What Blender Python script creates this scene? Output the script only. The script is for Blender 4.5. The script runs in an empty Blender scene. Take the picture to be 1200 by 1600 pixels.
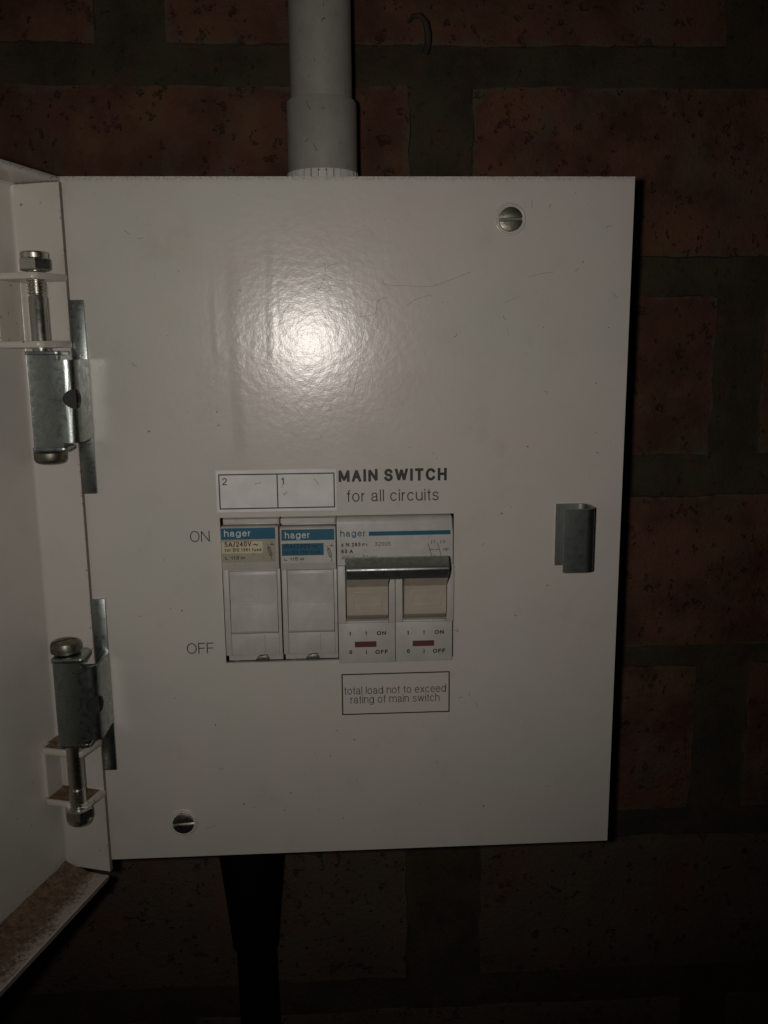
import bpy, bmesh, math, random
from mathutils import Vector, Matrix, noise
random.seed(7)
R = math.radians
S = 0.001                                   # everything below is written in millimetres
scene = bpy.context.scene
C = scene.collection

# ------------------------------------------------------------------ camera, world, lamp, exposure
cam_d = bpy.data.cameras.new('camera')
cam = bpy.data.objects.new('camera', cam_d); C.objects.link(cam)
cam_d.sensor_fit = 'HORIZONTAL'; cam_d.sensor_width = 36.0; cam_d.lens = 36.0 * 1360 / 1200
cam_d.clip_start = 0.005; cam_d.clip_end = 20
CAM = Vector((1.26, -255.34, 99.19))
cam.matrix_world = Matrix.Translation(CAM * S) @ (Matrix.Rotation(-0.0513, 4, 'Z') @ Matrix.Rotation(math.pi / 2 - 0.1873, 4, 'X') @ Matrix.Rotation(-0.0095, 4, 'Z'))
scene.camera = cam

w = bpy.data.worlds.new('World'); scene.world = w; w.use_nodes = True
w.node_tree.nodes['Background'].inputs[0].default_value = (1.0, 0.93, 0.82, 1)
w.node_tree.nodes['Background'].inputs[1].default_value = 0.002

lamp_d = bpy.data.lights.new('phone_torch', 'SPOT')
lamp_d.energy = 0.71; lamp_d.color = (1.0, 0.935, 0.865)
lamp_d.shadow_soft_size = 0.0042; lamp_d.spot_size = R(100); lamp_d.spot_blend = 1.0
lamp = bpy.data.objects.new('phone_torch', lamp_d); C.objects.link(lamp)
lamp.location = Vector((-14.8, -255.4, 103.0)) * S
lamp.rotation_euler = (Vector((-8, 0, 84)) - Vector((-14.8, -255.4, 103.0))).to_track_quat('-Z', 'Y').to_euler()

scene.view_settings.view_transform = 'Standard'
scene.view_settings.look = 'None'
scene.view_settings.exposure = 0.0
scene.view_settings.gamma = 1.0
try:
    scene.cycles.use_denoising = True
    scene.cycles.caustics_reflective = True
    scene.cycles.max_bounces = 8
    scene.cycles.blur_glossy = 0.0
    scene.cycles.sample_clamp_indirect = 4.0
except Exception:
    pass

# ------------------------------------------------------------------ material helpers
class NT:
    def __init__(s, name):
        s.m = bpy.data.materials.new(name); s.m.use_nodes = True
        s.t = s.m.node_tree; s.n = s.t.nodes; s.b = s.n['Principled BSDF']
        g = s.n.new('ShaderNodeNewGeometry')
        v = s.n.new('ShaderNodeVectorMath'); v.operation = 'SCALE'; v.inputs['Scale'].default_value = 1000.0
        s.t.links.new(g.outputs['Position'], v.inputs[0]); s.pos = v.outputs[0]
    def link(s, a, b): s.t.links.new(a, b)
    def setin(s, sock, v):
        if hasattr(v, 'is_linked') or isinstance(v, bpy.types.NodeSocket): s.link(v, sock)
        else: sock.default_value = v
    def noise(s, scale, detail=3, rough=0.55, stretch=(1, 1, 1), seed=0.0, dist=0.0):
        mp = s.n.new('ShaderNodeMapping'); mp.inputs['Scale'].default_value = stretch
        mp.inputs['Location'].default_value = (seed, seed * 1.7, seed * .6); s.link(s.pos, mp.inputs[0])
        n = s.n.new('ShaderNodeTexNoise'); n.inputs['Scale'].default_value = scale
        n.inputs['Detail'].default_value = detail; n.inputs['Roughness'].default_value = rough
        n.inputs['Distortion'].default_value = dist
        s.link(mp.outputs[0], n.inputs['Vector']); return n.outputs['Fac']
    def voro(s, scale, feat='F1', stretch=(1, 1, 1)):
        mp = s.n.new('ShaderNodeMapping'); mp.inputs['Scale'].default_value = stretch; s.link(s.pos, mp.inputs[0])
        n = s.n.new('ShaderNodeTexVoronoi'); n.feature = feat; n.inputs['Scale'].default_value = scale
        s.link(mp.outputs[0], n.inputs['Vector']); return n.outputs['Distance']
    def ramp(s, f, lo, hi, a=0.0, b=1.0):
        n = s.n.new('ShaderNodeMapRange'); n.interpolation_type = 'SMOOTHSTEP'
        for k, v in zip(('From Min', 'From Max', 'To Min', 'To Max'), (lo, hi, a, b)): n.inputs[k].default_value = v
        s.link(f, n.inputs['Value']); return n.outputs[0]
    def math(s, op, a, b=0.0, c=None):
        n = s.n.new('ShaderNodeMath'); n.operation = op; s.setin(n.inputs[0], a); s.setin(n.inputs[1], b)
        if c is not None: s.setin(n.inputs[2], c)
        return n.outputs[0]
    def mix(s, f, a, b):
        n = s.n.new('ShaderNodeMix'); n.data_type = 'RGBA'; s.setin(n.inputs['Factor'], f)
        for k, v in ((6, a), (7, b)):
            if isinstance(v, tuple): n.inputs[k].default_value = (*v, 1)
            else: s.link(v, n.inputs[k])
        return n.outputs[2]
    def axis(s, k):
        n = s.n.new('ShaderNodeSeparateXYZ'); s.link(s.pos, n.inputs[0]); return n.outputs[k]
    def bump(s, h, dist_mm, strength=1.0, prev=None):
        n = s.n.new('ShaderNodeBump'); n.inputs['Distance'].default_value = dist_mm * S
        n.inputs['Strength'].default_value = strength; s.link(h, n.inputs['Height'])
        if prev is not None: s.link(prev, n.inputs['Normal'])
        return n.outputs[0]
    def out(s, color, rough=0.5, metal=0.0, normal=None, spec=0.5, coat=0.0, coat_rough=0.2):
        b = s.b
        s.setin(b.inputs['Base Color'], (*color, 1) if isinstance(color, tuple) else color)
        s.setin(b.inputs['Roughness'], rough); s.setin(b.inputs['Metallic'], metal)
        b.inputs['Specular IOR Level'].default_value = spec
        b.inputs['Coat Weight'].default_value = coat; b.inputs['Coat Roughness'].default_value = coat_rough
        if normal is not None: s.link(normal, b.inputs['Normal']); s.link(normal, b.inputs['Coat Normal'])
        return s.m

def m_paint(name, dirt=0.0, base=(0.63, 0.592, 0.548), streak=False, edge_top=None):
    t = NT(name)
    mott = t.noise(0.012, 3, seed=3); fine = t.noise(0.09, 4, seed=8)
    col = t.mix(t.ramp(mott, 0.3, 0.7), base, (base[0] * .93, base[1] * .95, base[2] * .93))
    col = t.mix(t.ramp(fine, 0.45, 0.75, 0, 0.35), col, (base[0] * .86, base[1] * .86, base[2] * .83))
    if not dirt:
        col = t.mix(t.ramp(t.noise(0.022, 2, seed=40), .42, .62, 0, .6), col, (base[0] * .93, base[1] * .985, base[2] * .95))
        col = t.mix(t.ramp(t.noise(0.027, 2, seed=60), .45, .65, 0, .6), col, (base[0] * 1.0, base[1] * .955, base[2] * .97))
        col = t.mix(t.ramp(t.noise(0.06, 6, .7, seed=77), .55, .75, 0, .35), col, (base[0] * .72, base[1] * .70, base[2] * .66))
    sp = t.noise(0.55, 2, seed=21)
    col = t.mix(t.ramp(sp, 0.765 - dirt * .12, 0.80 - dirt * .1, 0, 0.8), col, (0.09, 0.07, 0.05))
    if edge_top is not None:           # dust caught along the top edge
        z = t.axis(2); e = t.ramp(z, edge_top - 2.3, edge_top - .4, 0, 1)
        dn = t.ramp(t.noise(1.3, 5, .8, seed=5), 0.42, 0.62)
        col = t.mix(t.math('MULTIPLY', t.math('MULTIPLY', e, e), t.math('MULTIPLY', dn, .5)), col, (0.13, 0.10, 0.075))
    peel = t.noise(0.48, 3, 0.55, seed=1); micro = t.noise(2.6, 2, 0.6, seed=2)
    rough = t.ramp(fine, 0.3, 0.7, 0.46, 0.54)
    nrm = t.bump(peel, 0.085, 0.58); nrm = t.bump(micro, 0.014, 0.8, nrm)
    if streak:
        x = t.axis(0); z = t.axis(2)
        wob = t.math('MULTIPLY', t.math('SUBTRACT', t.noise(0.05, 2, seed=9), 0.5), 1.6)
        tot = None
        for x0, wd, zl, zh in ((-27.6, 2.0, 66, 134), (-17.2, 1.3, 90, 136), (-33.5, 1.0, 92, 128)):
            dx = t.math('ABSOLUTE', t.math('SUBTRACT', t.math('ADD', x, wob), x0))
            m = t.math('MULTIPLY', t.ramp(dx, wd * .2, wd * 1.5, 1, 0), t.math('MULTIPLY', t.ramp(z, zl, zl + 8), t.ramp(z, zh - 26, zh, 1, 0)))
            tot = m if tot is None else t.math('MAXIMUM', tot, m)
        nrm = t.bump(tot, 0.018, 1.0, nrm)
        col = t.mix(t.math('MULTIPLY', tot, 0.24), col, (0.36, 0.33, 0.29))
        rough = t.math('ADD', rough, t.math('MULTIPLY', tot, 0.16))
    return t.out(col, rough, 0, nrm, 0.28, coat=.82, coat_rough=.215)

def m_plain(name, col, rough=0.45, metal=0.0, spec=0.5, bump=0.02, scale=1.5, vary=0.12, dirt=0.25):
    t = NT(name)
    n = t.noise(scale * .12, 4, seed=4); d = t.noise(0.6, 5, .65, seed=11)
    c = t.mix(t.ramp(n, .3, .7), col, tuple(v * (1 - vary) for v in col))
    c = t.mix(t.ramp(d, .56, .78, 0, dirt), c, tuple(v * .35 for v in col))
    return t.out(c, rough, metal, t.bump(t.noise(scale, 3, seed=2), bump), spec)

def m_zinc(name, col=(0.50, 0.54, 0.52), rough=0.30, brushed=False, dark=0.35):
    t = NT(name)
    a = t.noise(0.55, 6, 0.75, seed=1); b = t.noise(2.5, 4, .7, seed=6)
    c = t.mix(t.ramp(a, .35, .68), col, tuple(v * (1 - dark) for v in col))
    c = t.mix(t.ramp(b, .62, .72, 0, .55), c, (0.75, .77, .74))
    h = t.noise(3.0, 3, .6, stretch=(1, 1, .06) if brushed else (1, 1, 1), seed=9)
    r = t.ramp(a, .3, .7, rough, rough + .16)
    return t.out(c, r, 1.0, t.bump(h, 0.03, .8), 0.5)

def m_brick(name, red, alt, smear=0.0):
    t = NT(name)
    oi = t.n.new('ShaderNodeObjectInfo')
    c = t.mix(oi.outputs['Random'], tuple(v * 1.16 for v in red), tuple(v * .84 for v in alt))
    a = t.noise(0.045, 5, .62, seed=2); b = t.noise(0.16, 5, .7, seed=7)
    c = t.mix(t.ramp(a, .38, .66), c, tuple(v * .62 for v in red))
    c = t.mix(t.ramp(t.noise(.028, 4, .6, seed=31), .5, .68, 0, .75), c, (0.150, .090, .048))
    c = t.mix(t.ramp(t.noise(.033, 6, .7, stretch=(1, 1, .7), seed=55), .52 - smear * .22, .66 - smear * .1, 0, (.5 + smear * .15)), c, (0.100, .088, .068))
    pit = t.ramp(b, .60, .70); pit2 = t.ramp(t.noise(.30, 3, .6, stretch=(1, 1, .7), seed=70), .64, .70)
    c = t.mix(t.math('MULTIPLY', pit, .35), c, (0.045, .037, .03))
    c = t.mix(t.math('MULTIPLY', pit2, .42), c, (0.03, .028, .024))
    c = t.mix(t.ramp(t.noise(.9, 4, .7, seed=90), .66, .74, 0, .35), c, (0.15, .13, .11))
    at = t.n.new('ShaderNodeAttribute'); at.attribute_name = 'rim'
    rn = t.math('ADD', at.outputs['Fac'], t.math('MULTIPLY', t.math('SUBTRACT', t.noise(.14, 6, .75, seed=33), .5), 2.2))
    c = t.mix(t.ramp(rn, .62, 1.05, 0, .85), c, (0.105, .090, .066))
    h = t.math('SUBTRACT', t.noise(.5, 6, .7, seed=3), t.math('MULTIPLY', t.math('MAXIMUM', pit, pit2), .9))
    return t.out(c, .92, 0, t.bump(h, 1.2, .95), .2)

def m_mortar():
    t = NT('mortar')
    a = t.noise(.05, 5, .6, seed=1); b = t.noise(.7, 5, .75, seed=2)
    c = t.mix(t.ramp(a, .35, .65), (0.098, .080, .052), (0.066, .056, .038))
    c = t.mix(t.ramp(b, .6, .72, 0, .45), c, (0.11, .105, .088))
    c = t.mix(t.ramp(t.noise(.07, 6, .75, seed=17), .50, .64, 0, .75), c, (0.120, .066, .045))
    c = t.mix(t.ramp(t.noise(.3, 4, .7, seed=8), .58, .70, 0, .7), c, (0.024, .023, .018))
    return t.out(c, .95, 0, t.bump(t.noise(.55, 7, .8, seed=3), 1.6, 1.0), .15)

def m_dirt(fade=False):
    t = NT('dust')
    a = t.noise(.35, 6, .75, seed=1); b = t.noise(1.3, 4, .75, seed=2)
    c = t.mix(t.ramp(a, .35, .65), (0.27, .19, .128), (0.14, .095, .06))
    c = t.mix(t.ramp(b, .56, .66, 0, .8), c, (0.40, .31, .225))
    c = t.mix(t.ramp(t.noise(1.9, 4, .75, seed=12), .57, .66, 0, .85), c, (0.05, .035, .022))
    if fade:                                    # thins out to bare paint towards the free edge of the flange
        x = t.math('MULTIPLY', t.math('SUBTRACT', t.axis(0), -88.15), math.cos(R(17)))
        y = t.math('MULTIPLY', t.math('SUBTRACT', t.axis(1), 3.4), -math.sin(R(17)))
        v = t.math('ADD', x, y)
        n = t.math('MULTIPLY', t.math('SUBTRACT', t.noise(.8, 6, .85, seed=5), .5), 26.0)
        n2 = t.math('MULTIPLY', t.math('SUBTRACT', t.noise(.06, 2, seed=15), .5), 12.0)
        f = t.ramp(t.math('ADD', t.math('ADD', v, n), n2), 9.0, 14.5)
        c = t.mix(f, c, (0.52, .47, .41))
    return t.out(c, 1.0, 0, t.bump(b, .5, 1), .1)

M = dict(
    cover=m_paint('cream_paint_cover', streak=True, edge_top=146.0),
    door=m_paint('cream_paint_door', dirt=.15),
    tab=m_paint('cream_paint_tab', dirt=.9, base=(0.60, .555, .50)),
    chipped=m_plain('chipped_paint_edge', (0.27, .225, .19), .7, dirt=.9),
    casing=m_plain('casing_paint', (0.45, .42, .38), .5),
    black=m_plain('dark_interior', (0.015, .014, .013), .8),
    plastic=m_plain('grey_white_plastic', (0.56, .545, .505), .42, bump=.015),
    plastic2=m_plain('worn_grey_plastic', (0.54, .515, .465), .45, bump=.02, dirt=.4),
    beige=m_plain('beige_toggle_plastic', (0.50, .445, .365), .5, dirt=.15),
    nozinc=m_zinc('zinc_plate', (0.42, .47, .45), .24),
    bolt=m_zinc('zinc_bolt', (0.58, .57, .52), .24, dark=.12),
    brass=m_zinc('yellowed_zinc', (0.27, .26, .21), .38, dark=.5),
    latch=m_zinc('dull_zinc_latch', (0.30, .32, .31), .38, brushed=True),
    bar=m_zinc('plated_bar', (0.60, .64, .61), .36),
    ink=m_plain('black_ink', (0.014, .013, .013), .5, dirt=0, bump=0),
    thin=m_plain('faded_black_ink', (0.030, .027, .026), .5, dirt=0, bump=0),
    blue=m_plain('blue_print', (0.005, .115, .20), .42, dirt=.3, bump=0),
    white=m_plain('white_print', (0.66, .70, .68), .5, dirt=0, bump=0),
    paper=m_plain('white_paper_label', (0.82, .81, .79), .5, bump=0, dirt=.06),
    cream=m_plain('cream_label', (0.66, .58, .41), .5, dirt=.3),
    tan=m_plain('tan_label', (0.40, .37, .29), .5, dirt=.4),
    lab=m_plain('grey_label', (0.56, .54, .485), .5, dirt=.2),
    red=m_plain('red_flag', (0.14, .045, .042), .45, dirt=.2),
    pvc=m_plain('grey_pvc', (0.34, .33, .295), .45, dirt=.45),
    bush=m_plain('pale_pvc', (0.74, .72, .68), .35, dirt=.3),
    rubber=m_plain('black_rubber', (0.0045, .0045, .0045), .65, spec=.08),
    rust=m_plain('rusty_iron', (0.035, .028, .024), .8, dirt=.5),
    notch_dark=m_plain('notch_shade', (0.03, .028, .024), .6),  # near-black colour painting the shade seen through the hinge notch
    web=m_plain('grimy_web', (0.13, .115, .10), .9, dirt=0),
    brick1=m_brick('red_brick', (0.130, .060, .039), (0.112, .048, .034)),
    brick2=m_brick('smeared_brick', (0.150, .085, .060), (0.150, .068, .050), 1.0),
    mortar=m_mortar(), dirt=m_dirt(), dirt2=m_dirt(True),
)

# ------------------------------------------------------------------ object helpers
def thing(name, label, cat, loc, group=None):
    o = bpy.data.objects.new(name, None); C.objects.link(o); o.location = Vector(loc) * S
    o.empty_display_size = .01
    o['label'] = label; o['category'] = cat; o['root'] = 1
    if group: o['group'] = group
    del o['root']
    return o

def origin(o):
    v = Vector((0, 0, 0))
    while o is not None: v += Vector(o.location); o = o.parent
    return v / S

def link(name, bm, mat, parent, smooth=None, stuff=False, at=None):
    base = origin(parent) if parent else Vector((0, 0, 0))
    if at is None:                                      # the part's own origin: the middle of its vertices
        at = Vector((0, 0, 0))
        for v in bm.verts: at += v.co
        at /= max(1, len(bm.verts))
    at = Vector(at)
    for v in bm.verts: v.co = (v.co - at) * S
    bm.normal_update()
    me = bpy.data.meshes.new(name); bm.to_mesh(me); bm.free()
    me.materials.append(mat)
    if smooth is not None:
        me.polygons.foreach_set('use_smooth', [True] * len(me.polygons))
        me.set_sharp_from_angle(angle=R(smooth))
    o = bpy.data.objects.new(name, me); C.objects.link(o)
    o.parent = parent; o.location = (at - base) * S
    if stuff: o['kind'] = 'stuff'
    return o

def bm_box(x0, x1, y0, y1, z0, z1, bev=0.0, seg=2, bm=None):
    b = bmesh.new(); bmesh.ops.create_cube(b, size=1)
    for v in b.verts:
        v.co = Vector(((x0 + x1) / 2 + v.co.x * (x1 - x0), (y0 + y1) / 2 + v.co.y * (y1 - y0), (z0 + z1) / 2 + v.co.z * (z1 - z0)))
    if bev: bmesh.ops.bevel(b, geom=list(b.edges), offset=bev, segments=seg, profile=.5, affect='EDGES')
    return join(bm, b)

def join(bm, b):
    if bm is None: return b
    me = bpy.data.meshes.new('t'); b.to_mesh(me); b.free(); bm.from_mesh(me); bpy.data.meshes.remove(me)
    return bm

def bm_prism(pts, a0, a1, fn, bev=0.0, seg=2, bm=None):
    """closed outline pts (u, v) swept from a0 to a1; fn(u, v, a) gives the point."""
    b = bmesh.new()
    lo = [b.verts.new(fn(u, v, a0)) for u, v in pts]; hi = [b.verts.new(fn(u, v, a1)) for u, v in pts]
    n = len(pts)
    for i in range(n): b.faces.new((lo[i], lo[(i + 1) % n], hi[(i + 1) % n], hi[i]))
    b.faces.new(lo[::-1]); b.faces.new(hi)
    bmesh.ops.recalc_face_normals(b, faces=b.faces)
    if bev: bmesh.ops.bevel(b, geom=list(b.edges), offset=bev, segments=seg, profile=.5, affect='EDGES')
    return join(bm, b)

def bm_lathe(prof, centre, axis='Z', n=40, bm=None, hexa=None):
    """prof: list of (r, h); hexa: set of profile rows that are hexagonal."""
    b = bmesh.new(); rings = []
    cx, cy, cz = centre
    for k, (r, h) in enumerate(prof):
        ring = []
        for i in range(n):
            a = 2 * math.pi * i / n
            rr = r
            if hexa and k in hexa:
                aa = (a + R(10)) % R(60) - R(30); rr = r / math.cos(aa)
            p = (rr * math.cos(a), rr * math.sin(a), h)
            if axis == 'Z': q = (cx + p[0], cy + p[1], cz + p[2])
            elif axis == 'Y': q = (cx + p[0], cy + p[2], cz + p[1])
            else: q = (cx + p[2], cy + p[0], cz + p[1])
            ring.append(b.verts.new(q))
        rings.append(ring)
    for a_, c_ in zip(rings, rings[1:]):
        for i in range(n): b.faces.new((a_[i], a_[(i + 1) % n], c_[(i + 1) % n], c_[i]))
    b.faces.new(rings[0]); b.faces.new(rings[-1])
    bmesh.ops.recalc_face_normals(b, faces=b.faces)
    return join(bm, b)

def sheet(pts, t):
    """outline of a folded sheet: the polyline pts given a thickness t to its left"""
    P = [Vector(p) for p in pts]; L = []
    for i, p in enumerate(P):
        a = (P[i] - P[i - 1]).normalized() if i else None
        b = (P[i + 1] - P[i]).normalized() if i < len(P) - 1 else None
        na = Vector((-a.y, a.x)) if a else None; nb = Vector((-b.y, b.x)) if b else None
        n_ = na if nb is None else nb if na is None else (na + nb).normalized()
        k = 1 if (na is None or nb is None) else 1 / max(.4, n_.dot(na))
        L.append(p + n_ * t * k)
    return [tuple(p) for p in P] + [tuple(p) for p in reversed(L)]

def arc(cx, cy, r, a0, a1, n=6):
    return [(cx + r * math.cos(R(a0 + (a1 - a0) * i / n)), cy + r * math.sin(R(a0 + (a1 - a0) * i / n))) for i in range(n + 1)]

def strokes(lines, wd, Y, bm=None, th=0.03):
    """flat printed lines on a face at Y: every polyline (x, z) gets the width wd"""
    b = bmesh.new()
    for ln in lines:
        for (x0, z0), (x1, z1) in zip(ln, ln[1:]):
            d = Vector((x1 - x0, z1 - z0)); 
            if d.length < 1e-6: continue
            d.normalize(); n_ = Vector((-d.y, d.x)) * wd / 2; e = d * wd * .5
            q = [(x0 - e.x + n_.x, z0 - e.y + n_.y), (x0 - e.x - n_.x, z0 - e.y - n_.y), (x1 + e.x - n_.x, z1 + e.y - n_.y), (x1 + e.x + n_.x, z1 + e.y + n_.y)]
            Y -= .0006
            b.faces.new([b.verts.new((x, Y, z)) for x, z in q])
    return join(bm, b)

def A(cx, cy, rx, ry, a0, a1, n=None):
    n = n or max(4, int(abs(a1 - a0) / 15))
    return [(cx + rx * math.cos(R(a0 + (a1 - a0) * i / n)), cy + ry * math.sin(R(a0 + (a1 - a0) * i / n))) for i in range(n + 1)]
GLYPH = {   # char: (width, strokes) in cap heights; x runs 0..1 across the width
    'A': (.72, [[(0, 0), (.5, 1), (1, 0)], [(.19, .34), (.81, .34)]]),
    'B': (.66, [[(0, 0), (0, 1), (.6, 1)] + A(.6, .77, .36, .23, 75, -75) + [(.6, .54), (0, .54)], [(.5, .54)] + A(.62, .27, .38, .27, 75, -75) + [(.6, 0), (0, 0)]]),
    'C': (.76, [A(.52, .5, .52, .5, 38, 322)]),
    'E': (.60, [[(1, 1), (0, 1), (0, 0), (1, 0)], [(0, .53), (.92, .53)]]),
    'F': (.56, [[(1, 1), (0, 1), (0, 0)], [(0, .5), (.88, .5)]]),
    'H': (.70, [[(0, 0), (0, 1)], [(1, 0), (1, 1)], [(0, .53), (1, .53)]]),
    'I': (0, [[(0, 0), (0, 1)]]),
    'L': (.52, [[(0, 1), (0, 0), (1, 0)]]),
    'M': (.84, [[(0, 0), (0, 1), (.5, .05), (1, 1), (1, 0)]]),
    'N': (.72, [[(0, 0), (0, 1), (1, 0), (1, 1)]]),
    'O': (.80, [A(.5, .5, .5, .5, 0, 360, 28)]),
    'S': (.66, [A(.5, .755, .47, .245, 15, 262) + A(.5, .255, .5, .255, 82, -165)]),
    'T': (.66, [[(0, 1), (1, 1)], [(.5, 1), (.5, 0)]]),
    'V': (.68, [[(0, 1), (.5, 0), (1, 1)]]),
    'W': (1.0, [[(0, 1), (.25, 0), (.5, 1), (.75, 0), (1, 1)]]),
    '0': (.54, [A(.5, .5, .5, .5, 0, 360, 24)]),
    '1': (.24, [[(0, .76), (.45, .8), (1, 1), (1, 0)]]),
    '2': (.54, [A(.5, .71, .48, .29, 165, -20) + [(.7, .42), (.05, .08), (0, 0), (1, 0)]]),
    '3': (.54, [A(.48, .755, .44, .245, 155, -80) + [(.35, .52)], [(.5, .52)] + A(.48, .26, .52, .26, 75, -160)]),
    '4': (.56, [[(.76, 0), (.76, 1), (0, .28), (1, .28)]]),
    '5': (.54, [[(.92, 1), (.16, 1), (.05, .48)] + A(.47, .325, .53, .325, 140, -155)]),
    '6': (.54, [A(.5, .31, .5, .31, 0, 360, 20), A(.56, .5, .56, .5, 55, 195)]),
    'a': (.52, [[(.06, .53)] + A(.46, .55, .40, .18, 150, 0) + [(.86, .12), (1, .01)], [(.86, .43), (.4, .38)] + A(.42, .19, .42, .19, 110, 330) + [(.86, .2)]]),
    'c': (.52, [A(.52, .365, .52, .365, 42, 318)]),
    'd': (.56, [A(.47, .365, .47, .365, 0, 360, 22), [(1, 0), (1, 1)]]),
    'e': (.54, [[(.02, .39), (1, .39)] + A(.5, .365, .5, .365, 8, 318)]),
    'f': (.28, [[(.5, 0), (.5, .84)] + A(.98, .84, .48, .16, 170, 95), [(0, .70), (1, .70)]]),
    'g': (.56, [A(.47, .365, .47, .365, 0, 360, 22), [(1, .73), (1, -.04)] + A(.5, -.04, .5, .2, 0, -150)]),
    'h': (.52, [[(0, 0), (0, 1)], [(0, .42)] + A(.5, .45, .5, .28, 165, 0) + [(1, 0)]]),
    'i': (0, [[(0, 0), (0, .73)], [(0, .93), (0, 1)]]),
    'l': (0, [[(0, 0), (0, 1)]]),
    'm': (.88, [[(0, 0), (0, .73)], [(0, .5)] + A(.25, .48, .25, .25, 165, 0) + [(.5, 0)], [(.5, .5)] + A(.75, .48, .25, .25, 165, 0) + [(1, 0)]]),
    'n': (.52, [[(0, 0), (0, .73)], [(0, .42)] + A(.5, .45, .5, .28, 165, 0) + [(1, 0)]]),
    'o': (.56, [A(.5, .365, .5, .365, 0, 360, 22)]),
    'p': (.56, [A(.53, .365, .47, .365, 0, 360, 22), [(0, .73), (0, -.24)]]),
    'r': (.28, [[(0, 0), (0, .73)], [(0, .38)] + A(1, .38, 1, .33, 170, 95)]),
    's': (.48, [A(.5, .55, .46, .18, 20, 258) + A(.5, .185, .5, .185, 78, -160)]),
    't': (.26, [[(.5, .93), (.5, .16)] + A(.98, .16, .48, .16, 190, 265), [(0, .70), (1, .70)]]),
    'u': (.52, [[(0, .73)] + A(.5, .28, .5, .28, 180, 345) + [(1, .31)], [(1, .73), (1, 0)]]),
    'w': (.80, [[(0, .73), (.25, 0), (.5, .73), (.75, 0), (1, .73)]]),
    'x': (.5, [[(0, .73), (1, 0)], [(0, 0), (1, .73)]]),
    'z': (.46, [[(0, .73), (1, .73), (0, 0), (1, 0)]]),
    '/': (.32, [[(0, -.05), (1, 1.05)]]),
    '.': (0, [[(0, 0), (0, .07)]]),
    '~': (.62, [[(i / 10, .42 + .13 * math.sin(i / 10 * 2 * math.pi)) for i in range(11)]]),
}
def ribbon(b, pts, hw, Y):
    P = [Vector(p) for p in pts]; Q = [P[0]]
    for p in P[1:]:
        if (p - Q[-1]).length > 1e-4: Q.append(p)
    P = Q
    if len(P) < 2: return
    closed = len(P) > 4 and (P[0] - P[-1]).length < 1e-3
    if closed: P[-1] = P[0]
    prev = None; first = None
    for i, p in enumerate(P):
        a = (P[i] - P[i - 1]).normalized() if i else ((P[-1] - P[-2]).normalized() if closed else None)
        c = (P[i + 1] - P[i]).normalized() if i < len(P) - 1 else ((P[1] - P[0]).normalized() if closed else None)
        na = Vector((-a.y, a.x)) if a else None; nc = Vector((-c.y, c.x)) if c else None
        if na is None or nc is None: n_ = na or nc; k = 1
        else:
            n_ = (na + nc); n_ = n_.normalized() if n_.length > 1e-4 else na
            k = 1 / n_.dot(na) if n_.dot(na) > .62 else 1.02
        cur = (b.verts.new((p.x - n_.x * hw * k, Y, p.y - n_.y * hw * k)), b.verts.new((p.x + n_.x * hw * k, Y, p.y + n_.y * hw * k)))
        if prev: b.faces.new((prev[0], cur[0], cur[1], prev[1]))
        prev = cur

def ribbons(b, pts, hw, Y):
    """ribbon, but cut and squared off at every sharp corner so that the strokes keep their width"""
    run = [pts[0]]
    for i in range(1, len(pts)):
        run.append(pts[i])
        if i < len(pts) - 1:
            a = Vector(pts[i]) - Vector(pts[i - 1]); c = Vector(pts[i + 1]) - Vector(pts[i])
            if a.length > 1e-5 and c.length > 1e-5 and a.normalized().dot(c.normalized()) < -.05:
                e = a.normalized() * hw * .25; run[-1] = (pts[i][0] + e.x, pts[i][1] + e.y)
                ribbon(b, run, hw, Y); e = c.normalized() * hw * .25
                run = [(pts[i][0] - e.x, pts[i][1] - e.y)]; Y -= .0009
    ribbon(b, run, hw, Y)

def text(body, x0, x1, base, cap, Y, mat, parent, weight=.11, italic=0.0, tilt=0.0, name='lettering', gap=.10, up=1):
    """flat printed lettering fitted between x0 and x1 on baseline base, capitals cap tall; weight = stroke over cap height"""
    h = weight / 2; items = []; x = 0
    for ch in body:
        if ch == ' ': x += .33; continue
        wd, ls = GLYPH[ch]; items.append((x, wd, ls)); x += wd + (weight if wd == 0 else 0) + gap + weight * .25
    tot = x - gap - weight * .25
    k = (x1 - x0) / tot
    b = bmesh.new(); n = 0
    for gx, wd, ls in items:
        for ln in ls:
            pts = []
            for u, v in ln:
                xx = gx + (h + u * (wd - 2 * h) if wd else h); zz = h + v * (1 - 2 * h)
                X = x0 + (xx + italic * zz) * k; pts.append((X, base + zz * cap + tilt * (X - x0)))
            if pts[0] != pts[-1]:                    # square the ends out by half the stroke where they sit on the baseline or cap line
                pass
            n += 1
            hw = h * (cap + k) / 2
            a_, c_ = Vector(pts[0]), Vector(pts[1])
            closed = (Vector(pts[0]) - Vector(pts[-1])).length < 1e-4
            if not closed:
                d0 = (Vector(pts[0]) - Vector(pts[1])).normalized() * hw; d1 = (Vector(pts[-1]) - Vector(pts[-2])).normalized() * hw
                pts[0] = (pts[0][0] + d0.x * .95, pts[0][1] + d0.y * .95); pts[-1] = (pts[-1][0] + d1.x * .95, pts[-1][1] + d1.y * .95)
            ribbons(b, pts, hw, Y - .0007 * (n % 7))
    bmesh.ops.recalc_face_normals(b, faces=b.faces)
    for f in b.faces:
        f.normal_update()
        if f.normal.y > 0: f.normal_flip()
    return link(name, b, mat, parent)

def quad(name, x0, x1, z0, z1, Y, mat, parent, th=.06, bev=0):
    return link(name, bm_box(x0, x1, Y, Y + th, z0, z1, bev), mat, parent)

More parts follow.
